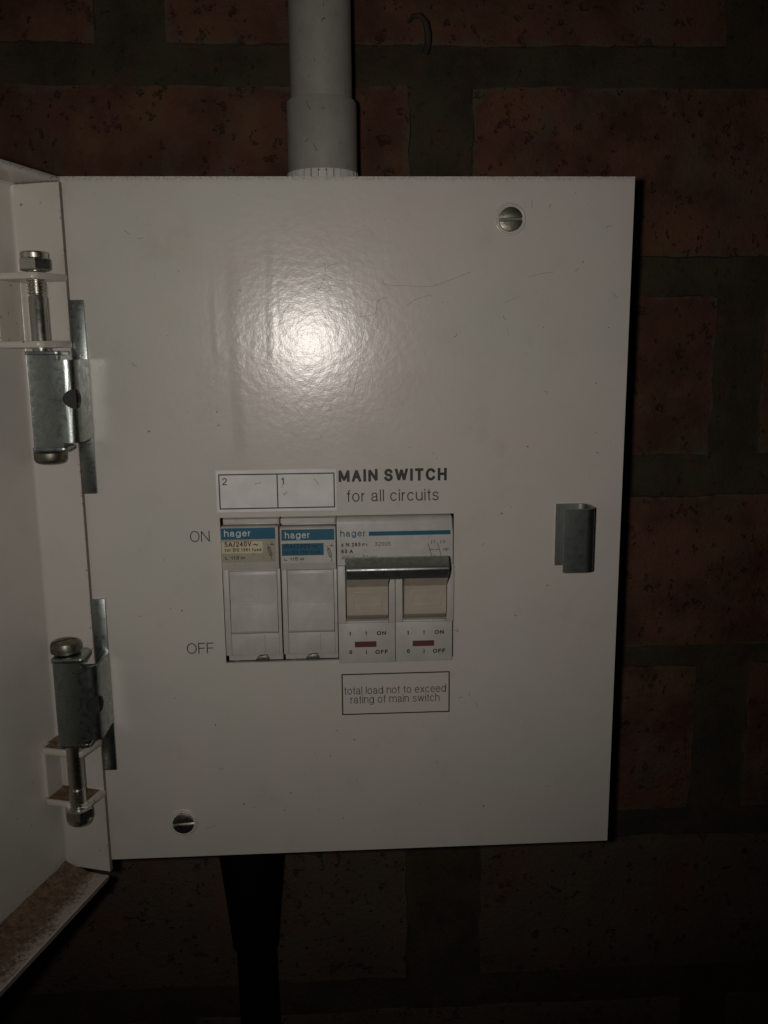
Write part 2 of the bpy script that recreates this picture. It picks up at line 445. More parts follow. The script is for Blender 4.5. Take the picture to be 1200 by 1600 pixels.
def boolean(o, cutter_bm):
    me = bpy.data.meshes.new('c'); cutter_bm.to_mesh(me); cutter_bm.free()
    c = bpy.data.objects.new('c', me); C.objects.link(c)
    m = o.modifiers.new('b', 'BOOLEAN'); m.operation = 'DIFFERENCE'; m.object = c; m.solver = 'EXACT'
    bpy.context.view_layer.update()
    new = bpy.data.meshes.new_from_object(o.evaluated_get(bpy.context.evaluated_depsgraph_get()))
    o.modifiers.clear(); old = o.data; o.data = new; bpy.data.meshes.remove(old); new.name = o.name
    bpy.data.objects.remove(c); bpy.data.meshes.remove(me)
    new.polygons.foreach_set('use_smooth', [True] * len(new.polygons)); new.set_sharp_from_angle(angle=R(28))

XYZ = lambda x, y, z: Vector((x, y, z))

# ------------------------------------------------------------------ the brick wall
WY = 57.0
wall = None
def build_wall():
    global wall
    bm = bmesh.new(); x0, x1, z0, z1, st = -330, 380, -240, 350, 3.2
    nx = int((x1 - x0) / st); nz = int((z1 - z0) / st)
    g = [[None] * (nz + 1) for _ in range(nx + 1)]
    for i in range(nx + 1):
        for j in range(nz + 1):
            x = x0 + i * st; z = z0 + j * st
            h = noise.noise(Vector((x * .05, 0, z * .05))) * .9 + noise.noise(Vector((x * .3, 3, z * .3))) * .45
            g[i][j] = bm.verts.new((x, WY + h, z))
    for i in range(nx):
        for j in range(nz): bm.faces.new((g[i][j], g[i + 1][j], g[i + 1][j + 1], g[i][j + 1]))
    # sides and back, so that the wall has its depth
    bm_box(x0, x1, WY + 3, WY + 100, z0, z1, bm=bm)
    wall = link('brick_wall', bm, M['mortar'], None, smooth=40, at=(0, WY, 0))
    wall['label'] = 'dark red brick wall with wide olive grey mortar joints behind the metal box'
    wall['category'] = 'wall'
    rows = [
        (274, 338, ((-200, 20), (36, 240))),
        (197.5, 262, ((-290, -74.8), (-52.6, 134.7), (157, 370))),
        (129.5, 186, ((-178, 27.5), (47.7, 262))),
        (59.5, 117.5, ((-285, -84), (-60, 137.4), (154, 364))),
        (-13.8, 45.6, ((-150, 62), (84, 290))),
        (-81.5, -20.4, ((-285, -84), (-66, 137.6), (157.5, 366))),
        (-152.5, -92.5, ((-182, 25.9), (53, 262))),
        (-226, -166, ((-285, -80), (-62, 140), (158, 364))),
    ]
    sd = 0
    for ri, (za, zb, xs) in enumerate(rows):
        za -= .8; zb -= .8
        for xa, xb in xs:
            sd += 1
            b = bmesh.new(); st = 3.0 if -100 < za < 260 else 5.0
            nx = max(4, round((xb - xa) / st)); nz = max(4, round((zb - za) / st)); G = []
            for i in range(nx + 1):
                col = []
                for j in range(nz + 1):
                    u = i / nx; v = j / nz; x = xa + (xb - xa) * u; z = za + (zb - za) * v
                    ex = noise.noise(Vector((z * .11, sd * 7.1, (0 if u < .5 else 9)))) * 2.0 + noise.noise(Vector((z * .5, sd, (2 if u < .5 else 5)))) * .9
                    ez = noise.noise(Vector((x * .07, sd * 3.3, (1 if v < .5 else 8)))) * 1.5 + noise.noise(Vector((x * .45, sd, (3 if v < .5 else 6)))) * .9
                    fx = max(0, 1 - min(u, 1 - u) * (xb - xa) / 9); fz = max(0, 1 - min(v, 1 - v) * (zb - za) / 9)
                    px = x + ex * fx; pz = z + ez * fz
                    edge = min(i, nx - i, j, nz - j)
                    d = (-1.9, )[0] + noise.noise(Vector((x * .06, sd, z * .06))) * .55 + noise.noise(Vector((x * .35, sd, z * .35))) * .22
                    if edge == 0: d = 3.0
                    elif edge == 1:
                        d += .55
                    if edge == 1:                       # pull the first ring near the rim so that the arris is tight
                        px = px + (-(st * .72) if i == 1 else (st * .72) if i == nx - 1 else 0)
                        pz = pz + (-(st * .72) if j == 1 else (st * .72) if j == nz - 1 else 0)
                    col.append(b.verts.new((px, WY + d, pz)))
                G.append(col)
            for i in range(nx):
                for j in range(nz): b.faces.new((G[i][j], G[i + 1][j], G[i + 1][j + 1], G[i][j + 1]))
            rv = [max(0.0, 1 - min((v.co.x - xa), (xb - v.co.x), (v.co.z - za), (zb - v.co.z)) / 7.0) for v in b.verts]
            o = link('brick', b, M['brick2'] if za < -90 else M['brick1'], wall, smooth=60)
            ra = o.data.attributes.new('rim', 'FLOAT', 'POINT'); ra.data.foreach_set('value', [min(1.0, r_) for r_ in rv])
build_wall()

t = thing('bent_hook', 'small dark bent iron hook sticking out of the brick right of the grey conduit', 'hook', (32, 53, 194))
bmh = bmesh.new()
path = [(26.5, 52, 203.0), (27.8, 49.5, 204.1), (30, 48.5, 203.9), (31.8, 48.6, 202.0), (32.6, 49, 199), (32.7, 50, 196.4), (32.2, 53, 194.2)]
def tube(path, rad, bm=None, n=10):
    b = bmesh.new(); P = [Vector(p) for p in path]; rings = []
    for i, p in enumerate(P):
        d = (P[min(i + 1, len(P) - 1)] - P[max(i - 1, 0)]).normalized()
        q = d.to_track_quat('Z', 'Y'); r = rad[i] if isinstance(rad, (list, tuple)) else rad
        rings.append([b.verts.new(p + q @ Vector((r * math.cos(2 * math.pi * k / n), r * math.sin(2 * math.pi * k / n), 0))) for k in range(n)])
    for a_, c_ in zip(rings, rings[1:]):
        for k in range(n): b.faces.new((a_[k], a_[(k + 1) % n], c_[(k + 1) % n], c_[k]))
    b.faces.new(rings[0][::-1]); b.faces.new(rings[-1]); return join(bm, b)
bmh.free()
link('shank', tube(path, [.4, .7, .9, 1.05, 1.1, 1.1, 1.1]), M['rust'], t, smooth=50)

# ------------------------------------------------------------------ conduit above, cable below
t = thing('conduit_pipe', 'grey plastic conduit pipe coming down the bricks into the top of the metal box', 'pipe', (-2.1, 35, 148))
link('pipe', bm_lathe([(9.6, 0), (9.6, 150)], (-2.1, 35, 171), n=56), M['pvc'], t, smooth=30)
link('coupling', bm_lathe([(10.9, 0), (10.95, 20.6), (10.75, 21.3), (10.1, 21.4), (9.95, 20.4)], (-2.1, 34.5, 152.4), n=56), M['pvc'], t, smooth=40)
b = bmesh.new()
nt = 30
for k in range(nt):
    a0 = 2 * math.pi * (k + .09) / nt; a1 = 2 * math.pi * (k + .91) / nt
    pts = [(9.2 * math.cos(a0), 9.2 * math.sin(a0)), (11.1 * math.cos(a0), 11.1 * math.sin(a0)), (11.1 * math.cos(a1), 11.1 * math.sin(a1)), (9.2 * math.cos(a1), 9.2 * math.sin(a1))]
    bm_prism(pts, 145.2, 152.7, lambda u, v, a: Vector((-2.1 + u, 34.5 + v, a)), bm=b)
bm_lathe([(9.3, 0), (9.3, 7)], (-2.1, 34.5, 145.2), n=40, bm=b)
link('bush', b, M['bush'], t, smooth=30)

t = thing('supply_cable', 'thick black cable with a tapered black sleeve leaving the underside of the metal box', 'cable', (-33.2, 35, -62))
link('sleeve', bm_lathe([(14.0, 0), (13.6, -4), (11.3, -21), (9.2, -42), (8.2, -54), (8.0, -56.0), (7.0, -57.6), (6.4, -57.8)], (-33.4, 35, -61.6), n=40), M['rubber'], t, smooth=50)
cab = [(-33.2, 35, -110), (-33.1, 35, -130), (-32.9, 35, -155), (-32.6, 35, -190), (-32.2, 36, -238)]
link('cable', tube(cab, 6.95, n=28), M['rubber'], t, smooth=50)

# ------------------------------------------------------------------ the metal box: casing, cover, door, hinges, latch, labels
box = thing('distribution_box', 'cream painted metal fuse box on brick wall, its hinged door swung open', 'fuse box', (4, 55, -60))
XL, XR, ZT, ZB = -77.0, 86.4, 145.9, -59.9
# casing: an open tray of sheet
b = bmesh.new()
bm_box(XL + 1.2, XR - 1.2, WY - 1.6, WY - .4, ZB + 1.2, ZT - 1.2, bm=b)
for x in (XL + .8, XR - 2.0): bm_box(x, x + 1.2, 1.6, WY - 1.7, ZB + .8, ZT - .8, bm=b)
for z in (ZB + .8, ZT - 2.0): bm_box(XL + 2.05, XR - 2.05, 1.6, WY - 1.7, z, z + 1.2, bm=b)
link('casing', b, M['casing'], box)
# cover: sheet with rounded folded rim and the switch opening
OX0, OX1, OZ0, OZ1 = -34.4, 35.4, 4.6, 49.9
b = bmesh.new()
xs = [XL, OX0, OX1, XR]; zs = [ZB, OZ0, OZ1, ZT]
def coverpt(x, z, y): return b.verts.new((x, y, z))
g = [[coverpt(x, z, 0) for z in zs] for x in xs]
fr = []
for i in range(3):
    for j in range(3):
        if (i, j) != (1, 1): fr.append(b.faces.new((g[i][j], g[i + 1][j], g[i + 1][j + 1], g[i][j + 1])))
rim = [e for e in b.edges if e.is_boundary]
outer = [e for e in rim if all(v.co.x in (XL, XR) or v.co.z in (ZB, ZT) for v in e.verts) and not all(v.co.x in (OX0, OX1) and v.co.z in (OZ0, OZ1) for v in e.verts)]
inner = [e for e in rim if e not in outer]
def skirt(edges, dy):
    r = bmesh.ops.extrude_edge_only(b, edges=edges)
    for v in [x for x in r['geom'] if isinstance(x, bmesh.types.BMVert)]: v.co.y += dy
skirt(outer, 12); skirt(inner, 1.3)
per = [e for e in b.edges if all(abs(v.co.y) < 1e-6 for v in e.verts) and (all(v.co.x == XL for v in e.verts) or all(v.co.x == XR for v in e.verts) or all(v.co.z == ZB for v in e.verts) or all(v.co.z == ZT for v in e.verts))]
ver = [e for e in b.edges if abs(e.verts[0].co.y - e.verts[1].co.y) > 5]
ver = [e for e in ver if all(v.co.x in (XL, XR) and v.co.z in (ZB, ZT) for v in e.verts)]
bmesh.ops.bevel(b, geom=per + ver, offset=1.7, segments=5, profile=.5, affect='EDGES')
bmesh.ops.recalc_face_normals(b, faces=b.faces)
cover = link('cover', b, M['cover'], box, smooth=50)

def cover_screw(x, z, slot, m):
    b = bm_lathe([(4.7, .25), (4.5, -.15), (4.1, -.38), (3.75, -.25), (3.6, .1)], (x, 0, z), 'Y', 40)
    link('screw_recess', b, M['cover'], cover, smooth=60)
    b = bmesh.new()
    for s_ in (-1, 1):           # two half-moon lands either side of the slot
        n_ = 22; h = .38; r = 3.35
        a0 = math.asin(h / r)
        pts = [(r * math.cos(a0 + (math.pi - 2 * a0) * i / n_), s_ * r * math.sin(a0 + (math.pi - 2 * a0) * i / n_)) for i in range(n_ + 1)]
        cs, sn = math.cos(R(slot)), math.sin(R(slot))
        bm_prism([(u * cs - v * sn, u * sn + v * cs) for u, v in pts], -1.15, -.1, lambda u, v, a: Vector((x + u, a, z + v)), bev=.14, bm=b)
    bm_lathe([(3.3, 0), (3.3, -.45)], (x, 0, z), 'Y', 40, bm=b)
    link('screw', b, m, cover, smooth=35)
cover_screw(50.9, 134.3, 2, M['brass'])
cover_screw(-50.0, -47.9, 3, M['bolt'])

PY = -.035
text('MAIN SWITCH', 1.0, 33.2, 60.0, 3.75, PY, M['ink'], cover, weight=.215)
text('for all circuits', 3.3, 30.8, 54.0, 3.55, PY, M['thin'], cover, weight=0.095)
text('ON', -43.4, -37.6, 42.7, 3.4, PY, M['thin'], cover, weight=0.085)
text('OFF', -46.1, -38.0, 7.9, 3.4, PY, M['thin'], cover, weight=0.085)
link('printed_frame', strokes([[(.9, -.2), (34.2, -.2)], [(34.2, -.2), (34.2, -13.3)], [(34.2, -13.3), (.9, -13.3)], [(.9, -13.3), (.9, -.2)]], .38, PY), M['ink'], cover)
text('total load not to exceed', 1.5, 33.2, -6.8, 2.6, PY, M['thin'], cover, weight=0.085, tilt=.0)
text('rating of main switch', 3.4, 31.2, -9.75, 2.6, PY, M['thin'], cover, weight=0.085)

lab = quad('paper_label', -35.0, .3, 51.6, 64.0, -.10, M['paper'], box, th=.09)
link('printed_frame', strokes([[(-34.1, 62.75), (-.35, 62.75)], [(-.35, 62.75), (-.35, 52.6)], [(-.35, 52.6), (-34.1, 52.6)], [(-34.1, 52.6), (-34.1, 62.75)], [(-17.1, 62.75), (-17.1, 52.6)]], .36, -.13), M['ink'], lab)
text('2', -33.2, -31.8, 59.7, 2.1, -.13, M['ink'], lab, weight=0.12)
text('1', -15.9, -15.1, 59.7, 2.0, -.13, M['ink'], lab, weight=0.12)
random.seed(5)
def scribble(x, z, n, L, dirn):
    p = [(x, z)]; a = dirn
    for _ in range(n):
        a += random.uniform(-.7, .7); x += math.cos(a) * L; z += math.sin(a) * L; p.append((x, z))
    return p
link('pencil_marks', strokes([scribble(-15.6, 57.0, 5, .35, -.8), scribble(-14.6, 57.6, 4, .4, -2.2), scribble(-6.3, 61.2, 6, .4, -1.2), scribble(-22, 60.6, 6, .35, -2), scribble(-15.3, 59.8, 4, .35, -1.7)], .10, -.135), M['web'], lab)

# latch catch on the right
out = sheet([(66.3, -.1), (72.8, -.1)] + arc(73.0, -3.1, 3.0, 90, 0, 5)[1:] + arc(73.0, -7.2, 3.0, 0, -90, 5) + [(66.5, -10.2)], -.95)
b = bm_prism(out, 33.4, 52.3, XYZ)
link('latch_catch', b, M['latch'], box, smooth=40)

# the door: a tray of sheet standing open; hinge corner and directions
TH = R(17.0)
DC = Vector((-88.15, 3.4)); DN = Vector((math.cos(TH), -math.sin(TH))); DD = Vector((-math.sin(TH), -math.cos(TH)))
def D(a, b_, z): q = DC + DD * a + DN * b_; return Vector((q.x, q.y, z))
FW = 15.1
door_bm = bmesh.new()
ri = 1.3
prof = [(165, -1.2), (165, 0)] + [(ri, 0)] + [(ri - ri * math.sin(R(k * 15)), ri - ri * math.cos(R(k * 15))) for k in range(1, 7)] + [(0, FW), (-1.2, FW), (-1.2, -1.2 + 1.6), (-.7, -.7), (.4, -1.2)]
bm_prism(prof, -63.4, 144.4, lambda u, v, a: D(u, v, a), bm=door_bm)
# top and bottom flanges, with a fold radius to the panel
bm_prism([(-1.0, -1.1), (165, -1.1), (165, FW + .1), (-1.0, FW + .1)], 144.5, 145.7, lambda u, v, a: D(u, v, a), bev=.25, bm=door_bm)
bm_prism([(1.0, -1.1), (165, -1.1), (165, FW + .2), (1.0, FW + .2)], -65.2, -64.0, lambda u, v, a: D(u, v, a), bev=.25, bm=door_bm)
for zz, sg in ((144.5, -1), (-64.0, 1)):
    bm_prism([(-.02, 0), (1.6, 0), (.5, sg * .5), (0, sg * 1.6)], .2, 165, lambda u, v, a: D(a, u, zz + v), bm=door_bm)
bm_prism([(160.5, 0), (161.7, 0), (161.7, FW), (160.5, FW)], -63.9, 144.4, lambda u, v, a: D(u, v, a), bm=door_bm)
door = link('door', door_bm, M['door'], box, smooth=40, at=tuple(D(0, 0, -65)))
# chipped bare rim of the hinge side
link('worn_edge', bm_prism([(-1.25, FW + .01), (.05, FW + .01), (.05, FW + .16), (-1.25, FW + .16)], -63.3, 144.3, lambda u, v, a: D(u, v, a)), M['chipped'], door)
link('worn_edge', bm_prism([(2, 0), (160, 0), (160, .16), (2, .16)], -65.25, -63.95, lambda u, v, a: D(u, FW + .21 + v, a)), M['chipped'], door)
# dust on the bottom flange
b = bmesh.new(); G = []
na, nb = 110, 16
for i in range(na + 1):
    col = []
    for j in range(nb + 1):
        a = 1.2 + 150 * (i / na) ** 1.25; v = .05 + (FW - .25) * j / nb
        nn = noise.noise(Vector((a * .25, v * .25, 0)))
        h = 2.3 * max(0, 1 - v / 7.5) ** 1.2 + .35 + nn * .5 + noise.noise(Vector((a * 1.3, v * 1.3, 4))) * .22
        h = .05 + max(0, h) * min(1, max(0.05, (12 - v) / 5))
        col.append(b.verts.new(D(a, v, -64.0 + .01 + h)))
    G.append(col)
for i in range(na):
    for j in range(nb): b.faces.new((G[i][j], G[i + 1][j], G[i + 1][j + 1], G[i][j + 1]))
link('dust', b, M['dirt2'], door, stuff=True)
b = bmesh.new()
for k in range(7000):
    a = 1.2 + 115 * random.random() ** 1.2; v = abs(random.gauss(0, 6.5))
    if v > FW - .2: continue
    s_ = random.uniform(.05, .22) * (1.9 if random.random() < .07 else 1)
    h = 2.3 * max(0, 1 - v / 7.5) ** 1.2 + .30 * max(0.2, min(1, (11 - v) / 4))
    c = D(a, v, -64.0 + h + s_ * .3)
    if k % 6 == 0: c = D(a, .04, -61.9 + abs(random.gauss(0, 1.0)) + 1.0 * noise.noise(Vector((a * .2, 0, 0))))
    vs = [b.verts.new(c + Vector((random.uniform(-1, 1), random.uniform(-1, 1), random.uniform(-.8, 1))).normalized() * s_) for _ in range(4)]
    for q in ((0, 1, 2), (0, 2, 3), (0, 3, 1), (1, 3, 2)): b.faces.new([vs[i] for i in q])
link('grit', b, M['dirt'], door, stuff=True)

def bracket(z_lo, z_hi, depth_lo, depth_hi, tm):
    """two painted tabs folded from the door with a thin back plate, carrying the hinge bolt"""
    b = bmesh.new()
    bm_prism([(1.4, .02), (max(depth_lo, depth_hi) - 1.5, .02), (max(depth_lo, depth_hi) - 1.5, 1.3), (1.4, 1.3)], z_lo + 1.5, z_hi, lambda u, v, a: D(u, v, a), bm=b)
    for z, dp in ((z_lo, depth_lo), (z_hi, depth_hi)):
        bm_prism([(.05, .1), (dp - 1.5, .1), (dp, 1.5), (dp, FW - 2), (dp - 1.2, FW - .6), (.05, FW + .6)], z - .1, z + 1.7, lambda u, v, a: D(u, v, a), bev=.25, bm=b)
    link('bracket', b, tm, door, smooth=30)
bracket(100.0, 118.0, 12.5, 12.8, M['tab'])
bracket(-37.0, -20.2, 9.6, 9.8, M['tab'])

# dust lying on the lower tabs, rusty flecks along the free edges
b = bmesh.new()
for zt in (-35.28, -18.48):
    for i in range(14):
        for j in range(14):
            a0 = .4 + i * .6; v0 = .6 + j * .95
            q = [D(a0 + da, v0 + dv, zt + .04 + .14 * max(0, noise.noise(Vector(((a0 + da) * 1.1, (v0 + dv) * 1.1, zt)))) ) for da, dv in ((0, 0), (.6, 0), (.6, .95), (0, .95))]
            if noise.noise(Vector((a0 * .5, v0 * .5, zt + 3))) > (-.9 if zt < -30 else -.25): b.faces.new([b.verts.new(p) for p in q])
link('dust', b, M['dirt'], door, stuff=True)
random.seed(21)
b = bmesh.new()
def fleck(c, s_):
    vs = [b.verts.new(c + Vector((random.uniform(-1, 1) * .6, random.uniform(-1, 1) * .5, random.uniform(-1, 1) * 1.3)) * s_) for _ in range(4)]
    for q in ((0, 1, 2), (0, 2, 3), (0, 3, 1), (1, 3, 2)): b.faces.new([vs[i] for i in q])
for _ in range(230):
    z = random.uniform(-63, 143); fleck(D(random.uniform(-.2, .3), FW + .1 - abs(random.gauss(0, .35)), z), random.uniform(.08, .32))
for _ in range(90):
    a = random.uniform(0, 60); fleck(D(a, FW + .12, 144.5 + random.uniform(0, .9)), random.uniform(.08, .3)); fleck(D(a, FW + .3, -64.2 - random.uniform(0, .8)), random.uniform(.1, .32))
for _ in range(60):
    fleck(D(.1, random.uniform(1, FW), 144.3), random.uniform(.05, .2)); fleck(D(.08, random.uniform(1, FW), random.choice([118.0, 100.0, -18.6, -37.2]) + random.gauss(0, .3)), random.uniform(.08, .28))
link('rust_flecks', b, M['rust'], door, stuff=True)

BX, BY = -79.6, -8.0
def hinge(z0, z1, mirror):
    """z0..z1: height of the folded zinc leaf. mirror: the bolt points down instead of up."""
    cz = (z0 + z1) / 2
    h = bpy.data.objects.new('hinge', None); C.objects.link(h); h.parent = box; h.empty_display_size = .01
    h.location = (Vector((BX, BY, cz)) - origin(box)) * S
    # the long strip lying on the cover edge
    link('strip', bm_box(-73.45, -69.35, -.95, -.05, cz - 27.5, cz + 27.5, .25), M['nozinc'], h, smooth=30)
    # the folded leaf
    out = sheet([(-69.2, -.98), (-69.2, -10.9)] + arc(-72.4, -10.9, 3.2, 0, -90, 6)[1:] + [(-81.0, -14.1), (-81.9, -13.7)], -.9)
    leaf = link('leaf', bm_prism(out, z0 + 2.6, z1 - 2.6, XYZ), M['nozinc'], h, smooth=40)
    c = bmesh.new()
    bmesh.ops.create_cone(c, cap_ends=True, segments=40, radius1=2.7, radius2=2.7, depth=7)
    hc = Vector((-69.7, -13.6, cz + .7 * (1 if not mirror else -1)))
    for v in c.verts: v.co = (Matrix.Rotation(R(45), 3, 'Z') @ (Matrix.Rotation(R(90), 3, 'X') @ v.co) + hc) * S
    boolean(leaf, c)
    b2 = bmesh.new(); b2.from_mesh(leaf.data)
    for v in b2.verts: v.co = v.co / S + leaf.location / S + origin(h)
    wide = sheet([(-73.9, -14.1), (-81.0, -14.1), (-81.9, -13.7)], -.9)
    bm_prism(wide, z1 - 2.6, z1 - 1.3, XYZ, bm=b2); bm_prism(wide, z0 + 1.3, z0 + 2.6, XYZ, bm=b2)
    bpy.data.objects.remove(leaf)
    leaf = link('leaf', b2, M['nozinc'], h, smooth=35)
    link('notch_shade_plate', bm_box(-79, -70.3, -11.4, -10.6, z0 + 2.8, z1 - 2.8, .1), M['notch_dark'], h)  # added dark plate standing in for the shade behind the leaf's notch
    for zz in (z1 - 1.25, z0 + .25):                       # ears folded back round the bolt
        pts = [(-82.5, -13.0), (-82.1, -13.9), (-81.4, -14.2), (-74.1, -14.2), (-73.3, -13.9), (-72.9, -13.0), (-73.0, -6), (-74.6, -3.4), (-80.8, -3.4), (-82.2, -5.4)]
        link('ear', bm_prism(pts, zz, zz + 1.05, XYZ, bev=.2), M['nozinc'], h, smooth=30)
    s_ = -1 if mirror else 1
    top = z1 if not mirror else z0              # side the bolt leaves towards
    bot = z0 if not mirror else z1
    # shank, threaded end, nut, head
    L = (120.5 - 99.1) if not mirror else 22.0
    def zc(prof): return [(r, s_ * hh) for r, hh in prof]
    link('bolt_shank', bm_lathe(zc([(2.35, -26), (2.35, L - 7.3), (1.95, L - 6.6), (1.95, L - 6.4)]), (BX, BY, top), n=32), M['bolt'], h, smooth=40)
    pr = []; zz = L - 6.5
    while zz < L + 4: pr += [(1.95, zz), (2.45, zz + .28), (2.45, zz + .38), (1.95, zz + .66)]; zz += .82
    link('bolt_thread', bm_lathe(zc(pr), (BX, BY, top), n=32), M['bolt'], h, smooth=30)
    nz = L - .3
    link('nut', bm_lathe(zc([(3.3, nz), (3.75, nz + .25), (3.75, nz + 2.9), (3.55, nz + 3.2), (3.5, nz + 3.25), (3.5, nz + 4.5), (3.15, nz + 4.9), (2.3, nz + 4.95), (2.2, nz + 4.4)]), (BX, BY, top), n=72, hexa={0, 1, 2}), M['bolt'], h, smooth=28)
    hd = zc([(2.4, 0), (3.6, -.1), (4.25, -.35), (4.35, -.8), (4.3, -2.4), (4.0, -3.2), (3.3, -3.6), (2.0, -3.75)])
    head = link('bolt_head', bm_lathe(hd, (BX, BY, bot), n=48), M['brass'], h, smooth=60)
    if mirror:
        c = bmesh.new(); bmesh.ops.create_cube(c, size=1)
        zt = bot + 3.75
        for v in c.verts:
            q = Matrix.Rotation(R(38), 3, 'Z') @ Vector((v.co.x * 12, v.co.y * 1.15, v.co.z * 2.4))
            v.co = (Vector((BX, BY, zt)) + q) * S
        boolean(head, c)
    return h
hinge(71.7, 99.2, False)
hinge(-15.2, 12.3, True)
# lower leaf sits on the painted tab

# ------------------------------------------------------------------ fuse carriers
def fuse(x0, x1, label, rating, code, second):
    t = thing('fuse_carrier', label, 'fuse carrier', ((x0 + x1) / 2, 0, 5), 'fuse carriers in the switch opening')
    P = M['plastic']
    tp = 49.8 if not second else 49.7
    b = bmesh.new()
    bm_box(x0 + .25, x1, .9, 30, 5.0, 49.6, .2, bm=b)                      # base behind
    link('base', b, P, t, smooth=30)
    n1 = 47.7 if not second else 47.3
    # shell below the nose
    b = bmesh.new()
    fx0, fx1, gx0, gx1 = x0 - .2 + (.0 if second else -.1), x1 + .0, x0 + (1.5 if not second else 1.5), x1 - (1.0 if not second else .9)
    bm_box(fx0 + .1, gx0, -1.1, .85, 7.3, 34.4, .15, bm=b)
    bm_box(gx1, fx1, -1.1, .85, 7.3, 34.4, .15, bm=b)
    bm_box(gx0 + .01, gx1 - .01, -.95, .85, 7.3, 14.1, .15, bm=b)
    bm_box(gx0 + .01, gx1 - .01, -.95, .85, 33.7, 34.4, .1, bm=b)
    link('shell', b, P, t, smooth=30)
    # grip: two facets meeting in a ridge, curled lower edge
    zr = 23.3
    prof = [(-.75, 33.6), (-1.0, 32.6), (-.62, zr + .15), (-.92, zr - .05), (-1.5, 15.0), (-1.3, 14.45), (.8, 14.3), (.8, 33.6)]
    link('grip', bm_prism([(y, z) for y, z in prof], gx0 + .12, gx1 - .12, lambda u, v, a: Vector((a, u, v)), bev=.08), P, t, smooth=30)
    # nose block with the label
    nz0 = 34.7 if not second else 34.35
    nb = [(-3.2, nz0), (-3.2, n1 - .5), (-2.7, n1), (.8, n1), (.8, nz0)]
    nose = link('nose', bm_prism(nb, x0 - .05, x1 - .1, lambda u, v, a: Vector((a, u, v)), bev=.22), M['plastic2'], t, smooth=30)
    if not second:
        b = bm_box(x0 + .4, x1 - .2, -.5, .85, 48.2, 49.5, .1)
        link('top_ledge', b, M['plastic2'], t)
    else:
        b = bm_box(x0 + .1, x1 - .3, -.8, .85, 47.9, 49.5, .1)
        link('top_ledge', b, P, t)
    Y = -3.21
    if not second:
        L0, L1 = x0 + .1, x1 - 1.0
        quad('label_panel', L0, L1, 37.0, 44.0, Y - .02, M['tan'], nose, th=.03)
        quad('label_panel', L0 + .05, L1 - 3.75, 39.75, 43.3, Y - .04, M['cream'], nose, th=.03)
        quad('brand_band', L0 - .05, L1 + .05, 43.95, 47.35, Y - .03, M['blue'], nose, th=.03)
        text('hager', x0 + .95, x0 + 8.7, 44.85, 1.95, Y - .06, M['white'], nose, weight=0.12)
        tx = x0 + .95; c1, c2, c3 = 41.75, 40.3, 37.95
        tm = M['ink']
    else:
        L0, L1 = x0 + .3, x1 - .3
        quad('label_panel', L0, L1, 36.4, 42.95, Y - .02, M['lab'], nose, th=.03)
        quad('label_panel', L0 + .05, L1 - 3.4, 38.7, 42.35, Y - .04, M['blue'], nose, th=.03)
        quad('brand_band', L0 + .1, L1 - .2, 43.3, 46.6, Y - .03, M['blue'], nose, th=.03)
        text('hager', x0 + 1.4, x0 + 8.7, 43.95, 1.95, Y - .06, M['white'], nose, weight=0.12)
        tx = x0 + 1.0; c1, c2, c3 = 40.85, 39.2, 37.25
        tm = M['ink']
    text(rating, tx, tx + 7.9, c1, 1.55, Y - .065, tm, nose, weight=0.16)
    text('~', tx + 8.4, tx + 9.9, c1 - .1, 1.5, Y - .065, tm, nose, weight=0.16)
    text('for BS 1361 fuse', tx, tx + 10.8, c2, 1.0, Y - .065, tm, nose, weight=0.16)
    text(code, tx, tx + 4.1, c3, .95, Y - .065, M['ink'], nose, weight=0.13)
    text('oo', tx + 4.6, tx + 5.9, c3, 1.0, Y - .065, M['ink'], nose, weight=0.16)
    fx = L1 - 1.7; fz = (c1 + c3) / 2 + .35
    a = R(106); ux, uz = math.cos(a), math.sin(a); vx, vz = -uz, ux
    rc = [(fx + ux * p * 1.25 + vx * q * .38, fz + uz * p * 1.25 + vz * q * .38) for p, q in ((1, 1), (1, -1), (-1, -1), (-1, 1), (1, 1))]
    link('fuse_symbol', strokes([rc, [(fx + ux * 2.0, fz + uz * 2.0), (fx - ux * 1.9, fz - uz * 1.9)], [(fx - ux * 1.9, fz - uz * 1.9), (fx - ux * 1.9, fz - uz * 1.9 - .8)], [(fx + .1, fz + 2.05), (fx + 1.3, fz + 2.05)], [(fx + .7, fz + 2.05), (fx + .7, fz + 2.75)]], .17, Y - .066), M['ink'], nose)
    # mould line on the lip, brass clip below
    link('mould_line', strokes([[(x1 - 5.3, 13.7), (x1 - 5.3, 8.2)]], .07, -.97), M['web'], t)
    cx = x1 - 6.4 + (0 if not second else -1.6)
    b = bmesh.new()
    bm_prism([(-2.2, 5.1), (-1.0, 6.6), (1.6, 6.9), (2.4, 5.1)], -.3, .7, lambda u, v, a: Vector((cx + u, a, v)), bev=.15, bm=b)
    bm_prism([(-.6, 5.2), (0, 6.1), (1.0, 6.2), (1.1, 5.2)], -.5, -.32, lambda u, v, a: Vector((cx + u, a, v)), bm=b)
    link('clip', b, M['brass'], t, smooth=30)
    return t
fuse(-33.85, -17.0, 'left fuse carrier with cream 5 A rating label, under box number 2', '5A/240V', 'L 113', False)
fuse(-16.55, -.1, 'middle fuse carrier with blue 15 A rating label, next to the main switch', '15A/240V', 'L 115', True)

# ------------------------------------------------------------------ main switch
ms = thing('main_switch', 'grey double pole main switch with a plated metal bar across both beige toggles', 'switch', (17.5, 0, 4))
P = M['plastic']
b = bmesh.new()
def YZ(u, v, a): return Vector((a, u, v))
